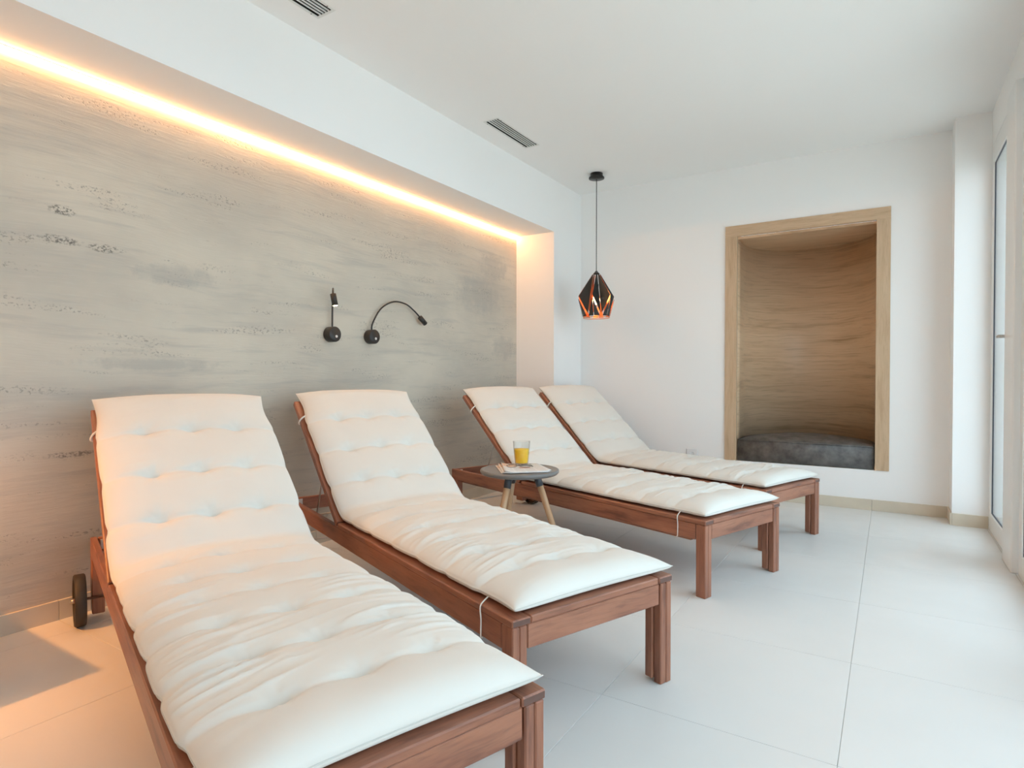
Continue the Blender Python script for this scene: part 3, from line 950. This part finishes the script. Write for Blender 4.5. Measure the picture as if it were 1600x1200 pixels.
def juice_glass():
    gx, gy = TX - 0.054, TY + 0.108
    r = empty('juice_glass', (gx, gy, TZ + 0.0078))
    tag(r, 'tapered drinking glass of orange juice on the newspaper', 'glass')
    H = 0.124; r0, r1 = 0.0335, 0.0455
    def rad(z): return r0 + (r1 - r0) * min(1, (z / H) ** 0.75)
    outer = [(rad(z), z) for z in np.linspace(0, H, 12)]
    inner = [(rad(z) - 0.0018, z) for z in np.linspace(H, 0.008, 12)]
    MB().lathe([(0.001, 0.0)] + outer + inner + [(0.001, 0.008)], 48).build('glass_wall', 'glass', r)
    zs = np.linspace(0.009, 0.083, 10)
    MB().lathe([(0.001, 0.009)] + [(rad(z) - 0.0024, z) for z in zs] + [(0.001, 0.083)], 48).build('juice', 'juice', r)
juice_glass()

def eyeglasses():
    r = empty('eyeglasses', (TX - 0.022, TY + 0.028, TZ + 0.0084), RGT - 0.10)
    tag(r, 'folded dark thin rimmed eyeglasses on the newspaper before the glass', 'eyeglasses')
    def ring(cx):
        return [(cx + 0.026 * math.cos(t * math.pi / 12), 0.0 + 0.003 * math.sin(t * math.pi / 12), 0.0185 + 0.0165 * math.sin(t * math.pi / 12)) for t in range(24)]
    for cx in (-0.034, 0.034):
        lay = [(x, y - 0.005 + (z - 0.0185) * 1.5, 0.0025 + (z - 0.002) * 0.18) for x, y, z in ring(cx)]
        MB().tube(lay, 0.0012, 6, closed=True).build('lens_rim', 'black', r)
    MB().tube(smoothpts([(-0.008, 0.006, 0.006), (0, 0.010, 0.007), (0.008, 0.006, 0.006)], 4), 0.0015, 6).build('bridge', 'black', r)
    MB().tube(smoothpts([(-0.060, 0.0, 0.006), (-0.06, 0.012, 0.006), (0.0, 0.022, 0.003), (0.065, 0.03, 0.002)], 5), 0.0011, 6).build('temple_arm', 'black', r)
    MB().tube(smoothpts([(0.060, 0.0, 0.006), (0.074, -0.012, 0.004), (0.066, 0.022, 0.004), (0.05, 0.085, 0.002)], 5), 0.0011, 6).build('temple_arm', 'black', r)
eyeglasses()

# ------------------------------------------------------------------ wall socket behind the farthest lounger
def socket():
    r = empty('wall_socket', (-1.322, YF, 0.303))
    tag(r, 'white wall socket low on the white wall beside the alcove', 'socket')
    MB().box(-0.045, 0.045, -0.009, 0.0, -0.042, 0.042, 0.004).build('cover_plate', 'white_plastic', r)
    rx = Matrix.Rotation(math.pi / 2, 4, 'X')
    MB().lathe([(0.022, 0.0), (0.022, 0.002), (0.019, 0.0022), (0.018, 0.0005), (0.001, 0.0005)], 24, mat4=Matrix.Translation((0, -0.009, 0)) @ rx).build('socket_insert', 'white_plastic', r)
socket()

# ------------------------------------------------------------------ left of the view: low cabinet and the lamp over it (their light and shadow fall into the picture)
def left_corner():
    c = empty('low_cabinet', (-2.415, 0.36, 0))
    tag(c, 'low wooden cabinet left of the nearest lounger, casting a square floor shadow', 'cabinet')
    x0, x1, y0, y1, h = -0.226, 0.205, -0.28, 0.28, 0.313
    MB().box(x0, x1, y0, y1, h - 0.02, h, 0.002).build('cabinet_top', 'oak_frame', c)
    MB().box(x0, x1 - 0.02, y0 + 0.005, y1 - 0.005, 0.0, h - 0.021, 0.002).build('cabinet_body', 'oak_frame', c)
    for s in (-1, 1):
        ya, yb = sorted((s * 0.003, s * 0.270))
        d = MB().box(x1 - 0.019, x1 - 0.003, ya, yb, 0.02, h - 0.026, 0.002).build('door', 'oak_frame', c)
        MB().tube([(x1 - 0.004, s * 0.03, h * 0.5 - 0.03), (x1 + 0.010, s * 0.03, h * 0.5), (x1 - 0.004, s * 0.03, h * 0.5 + 0.03)], 0.004, 8).build('handle', 'steel', d)
    lamp = wall_lamp(0.03, 0.93, [(0.026, 0.0, 0.03), (0.026, 0.0, 0.12), (0.05, 0.0, 0.19), (0.09, 0.0, 0.20), (0.115, 0.0, 0.17)], (0.35, 0.35, -1), 'black gooseneck wall lamp over the low cabinet, left of the view', True)
    ld = bpy.data.lights.new('lamp_light', 'SPOT')
    ld.energy = SIDE_LAMP_W; ld.color = (1.0, 0.38, 0.08); ld.shadow_soft_size = 0.022
    ld.spot_size = math.radians(100); ld.spot_blend = 1.0
    lo = bpy.data.objects.new('lamp_light', ld); COL.objects.link(lo)
    lo.parent = lamp; lo.location = (0.150, 0.03, 0.085)
    lo.rotation_euler = Vector((0.16, 0.68, -1.0)).to_track_quat('-Z', 'Y').to_euler()
left_corner()
